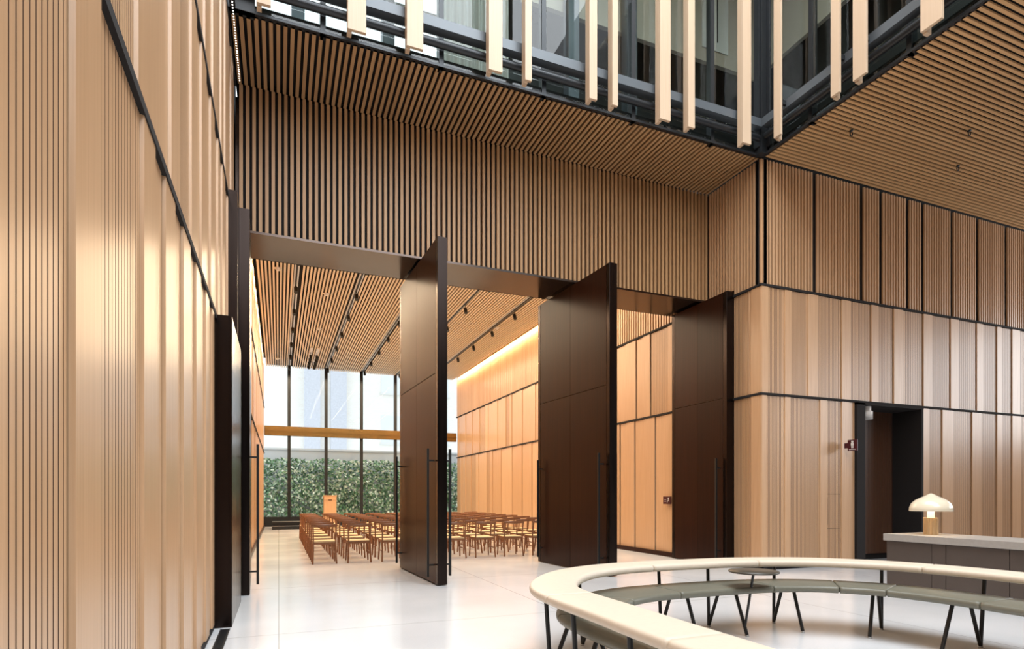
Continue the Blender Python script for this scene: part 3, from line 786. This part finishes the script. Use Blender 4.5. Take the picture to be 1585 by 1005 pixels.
# lamp
lp = empty('table_lamp', (8.05, 5.12, 0.83)); tag(lp, 'glossy cream mushroom-shaped table lamp on the reception desk', 'lamp')
mb = MB()
pr = []
for k in range(48):
    a = 2*math.pi*k/48; rr = 0.082 + (0.004 if k % 6 < 3 else -0.004); pr.append((rr*math.cos(a), rr*math.sin(a)))
mb.prism(pr, 0, 0.225, 0); mb.build('lamp_base', plain('pale_brass', (0.72, 0.52, 0.30), rough=0.35, metal=0.6), lp)
mb = MB(); mb.lathe([(0.0, 0.225), (0.04, 0.225), (0.04, 0.34), (0, 0.34)], n=24); mb.build('lamp_neck', M['lampglow'], lp)
mb = MB(); mb.lathe([(r_*0.84, z_) for r_, z_ in [(0.288, 0.312), (0.293, 0.318), (0.286, 0.365), (0.262, 0.415), (0.215, 0.455), (0.15, 0.488), (0.085, 0.515), (0.045, 0.535), (0.012, 0.548), (0, 0.55)]], n=48)
mb.lathe([(r_*0.84, z_) for r_, z_ in [(0, 0.53), (0.085, 0.50), (0.15, 0.475), (0.21, 0.442), (0.255, 0.405), (0.278, 0.36), (0.288, 0.312)]], n=48)
mb.build('lamp_shade', plain('cream_lacquer', (0.80, 0.72, 0.56), rough=0.2, coat=0.6), lp)
pl = bpy.data.lights.new('lamp_bulb', 'POINT'); pl.energy = 4; pl.color = (1, .75, .45); pl.shadow_soft_size = .04
po = bpy.data.objects.new('lamp_bulb', pl); po.location = (0, 0, 0.40); po.parent = lp; COL.objects.link(po)

# ---------------------------------------------------------------- curved bench
OUT = [(5.98,3.03),(5.91,3.59),(5.75,4.05),(5.45,4.43),(5.10,4.70),(4.56,4.90),(3.89,4.965),(3.22,4.967),(2.78,4.90),(2.40,4.745),(2.11,4.52),(1.885,4.25),(1.737,4.0),(1.66,3.75),(1.637,3.45),(1.645,2.94),(1.645,2.25),(1.70,1.5),(2.1,.85),(3.0,.45),(4.3,.5),(5.4,1.1),(5.9,2.1)]
def closed_spline(P, n_per=14):
    out = []; m = len(P)
    for i in range(m):
        p0, p1, p2, p3 = [Vector(P[(i+k-1) % m]) for k in range(4)]
        for j in range(n_per):
            t = j/n_per
            out.append(0.5*((2*p1) + (-p0+p2)*t + (2*p0-5*p1+4*p2-p3)*t*t + (-p0+3*p1-3*p2+p3)*t**3))
    return out
raw = closed_spline(OUT)
# resample evenly by length
def resample(P, step):
    m = len(P); L = [0]
    for i in range(m): L.append(L[-1] + (P[(i+1) % m]-P[i]).length)
    n = int(L[-1]/step); out = []; j = 0
    for k in range(n):
        s_ = L[-1]*k/n
        while L[j+1] < s_: j += 1
        t = (s_-L[j])/max(1e-9, L[j+1]-L[j]); out.append(P[j].lerp(P[(j+1) % m], t))
    return out
ring = resample(raw, 0.04)
NR = len(ring)
def smooth(P, it):
    for _ in range(it): P = [(P[i-1]+P[i]*2+P[(i+1) % len(P)])/4 for i in range(len(P))]
    return P
ring = smooth(ring, 12)
nrm = []
for i in range(NR):
    d = (ring[(i+2) % NR]-ring[i-2]).normalized(); nrm.append(Vector((-d.y, d.x)))
cx = Vector((3.8, 2.8))
for i in range(NR):
    if nrm[i].dot(cx-ring[i]) < 0: nrm[i] = -nrm[i]   # inward
nrm = [n.normalized() for n in smooth(nrm, 6)]
def rounded(w0, w1, z0, z1, r, n=4):
    pts = []
    for cx_, cz, a0 in ((w1-r, z0+r, -90), (w1-r, z1-r, 0), (w0+r, z1-r, 90), (w0+r, z0+r, 180)):
        for k in range(n+1):
            a = R(a0+90*k/n); pts.append((cx_+r*math.cos(a), cz+r*math.sin(a)))
    return pts
def sweep_seg(i0, i1, w0, w1, z0, z1, r, crown=0.0):
    mb = MB(); vs = []; fs = []
    cnt = i1-i0+1
    sec0 = rounded(w0, w1, z0, z1, r)
    ns = len(sec0); mid = ((w0+w1)/2, (z0+z1)/2)
    for q in range(-1, cnt+1):
        end = q < 0 or q >= cnt
        i = (i0 + min(max(q, 0), cnt-1)) % NR
        shift = 0.0
        d = (ring[(i+1) % NR]-ring[i-1]).normalized()
        e = 1.0
        if q in (0, cnt-1): shift = 0.010*(1 if q == 0 else -1)
        if end: e = 0.80; shift = 0.003*(1 if q < 0 else -1)
        for (a, z) in sec0:
            if end: aa = mid[0]+(a-mid[0])*(1-0.012/((w1-w0)/2)); zz = mid[1]+(z-mid[1])*0.72
            else: aa, zz = a, z
            p = ring[i] + nrm[i]*aa + d*shift
            vs.append((p.x, p.y, zz))
    rows = cnt+2
    for q in range(rows-1):
        for k in range(ns): fs.append((q*ns+k, q*ns+(k+1) % ns, (q+1)*ns+(k+1) % ns, (q+1)*ns+k))
    fs += [tuple(range(ns)), tuple(range((rows-1)*ns, rows*ns))]
    mb.add(vs, fs, 0, .5, True)
    return mb
bench = empty('curved_bench', (3.8, 2.8, 0)); tag(bench, 'large oval ring bench with cream backrest and sage green seat on black legs', 'bench')
def pbench(mb, name, mat, fix=False):
    o = mb.build(name, mat, bench, fix=fix); o.location = (-3.8, -2.8, 0); return o
# seam positions found by angle from the middle of the ring
NSEG = 12
def idx_near(x, y): return min(range(NR), key=lambda i: (ring[i]-Vector((x, y))).length)
seams_b = sorted(idx_near(*p) for p in [(1.65, 3.50), (1.64, 2.2), (2.1, .85), (3.6, .45), (5.2, 1.0), (5.93, 2.2), (5.88, 3.72), (4.58, 4.9), (3.28, 4.96)])
seams_s = sorted(idx_near(*p) for p in [(1.70, 3.85), (1.64, 2.7), (1.9, 1.1), (3.2, .45), (4.8, .8), (5.8, 1.8), (5.95, 3.0), (4.5, 4.9), (3.3, 4.97), (2.4, 4.75), (5.42, 4.47), (5.77, 3.95)])
for lst, nm, mt, (w0, w1, z0, z1) in ((seams_b, 'backrest_cushion', 'cream', (0.0, 0.36, 0.625, 0.69)), (seams_s, 'seat_cushion', 'green', (0.20, 0.70, 0.42, 0.485))):
    for a, b in zip(lst, lst[1:] + [lst[0]+NR]):
        o = pbench(sweep_seg(a, b, w0, w1, z0, z1, 0.028), nm, M[mt], fix=True)
# legs: an A-frame under the seat, a post from its outer foot up to the backrest
def nearest(p): i = idx_near(*p); return i
frames = [((4.115, 4.82), (4.17, 4.35)), ((4.87, 4.70), (4.79, 4.26)), ((5.63, 4.06), (5.19, 3.86)), ((5.79, 3.26), (5.28, 3.27)), ((3.53, 4.83), (3.60, 4.36))]
for p in [(2.45, 4.78), (1.74, 4.0), (1.64, 3.35), (1.64, 2.7), (1.67, 1.9), (2.3, .7), (3.6, .45), (4.9, .8), (5.8, 1.8)]:
    i = idx_near(*p); q = ring[i]; n_ = nrm[i]
    frames.append(((q + n_*0.16)[:], (q + n_*0.62)[:]))
for fo, fi in frames:
    fo = Vector(fo); fi = Vector(fi); i = idx_near(*fo); n_ = nrm[i]; q = ring[i]
    dd = (fi-fo).normalized()
    tops = [(fo, fo + dd*0.15, 0.435), (fi, fi - dd*0.15, 0.435), (fo, q + n_*0.12, 0.64)]
    for k, (ft, tp, tz) in enumerate(tops):
        mb = MB(); mb.tube([(ft.x, ft.y, 0.012), (tp.x, tp.y, tz)], 0.0165, n=10); o = pbench(mb, 'leg', M['leg'])
        if k < 2:
            mb = MB(); mb.lathe([(0, 0), (0.02, 0), (0.02, 0.012), (0, 0.012)], (ft.x, ft.y, 0.0), n=16); mb.build('foot', M['foot'], o)
# small round table carried by the bench
mb = MB(); mb.lathe([(0, 0.615), (0.222, 0.615), (0.226, 0.622), (0.222, 0.632), (0, 0.632)], (4.145, 4.24, 0.012), n=48); pbench(mb, 'side_table_top', plain('dark_olive_top', (0.06, 0.052, 0.04), rough=0.35))
mb = MB(); mb.tube([(4.155, 4.36, 0.09), (4.145, 4.24, 0.63)], 0.012, n=10); pbench(mb, 'side_table_stem', M['leg'])
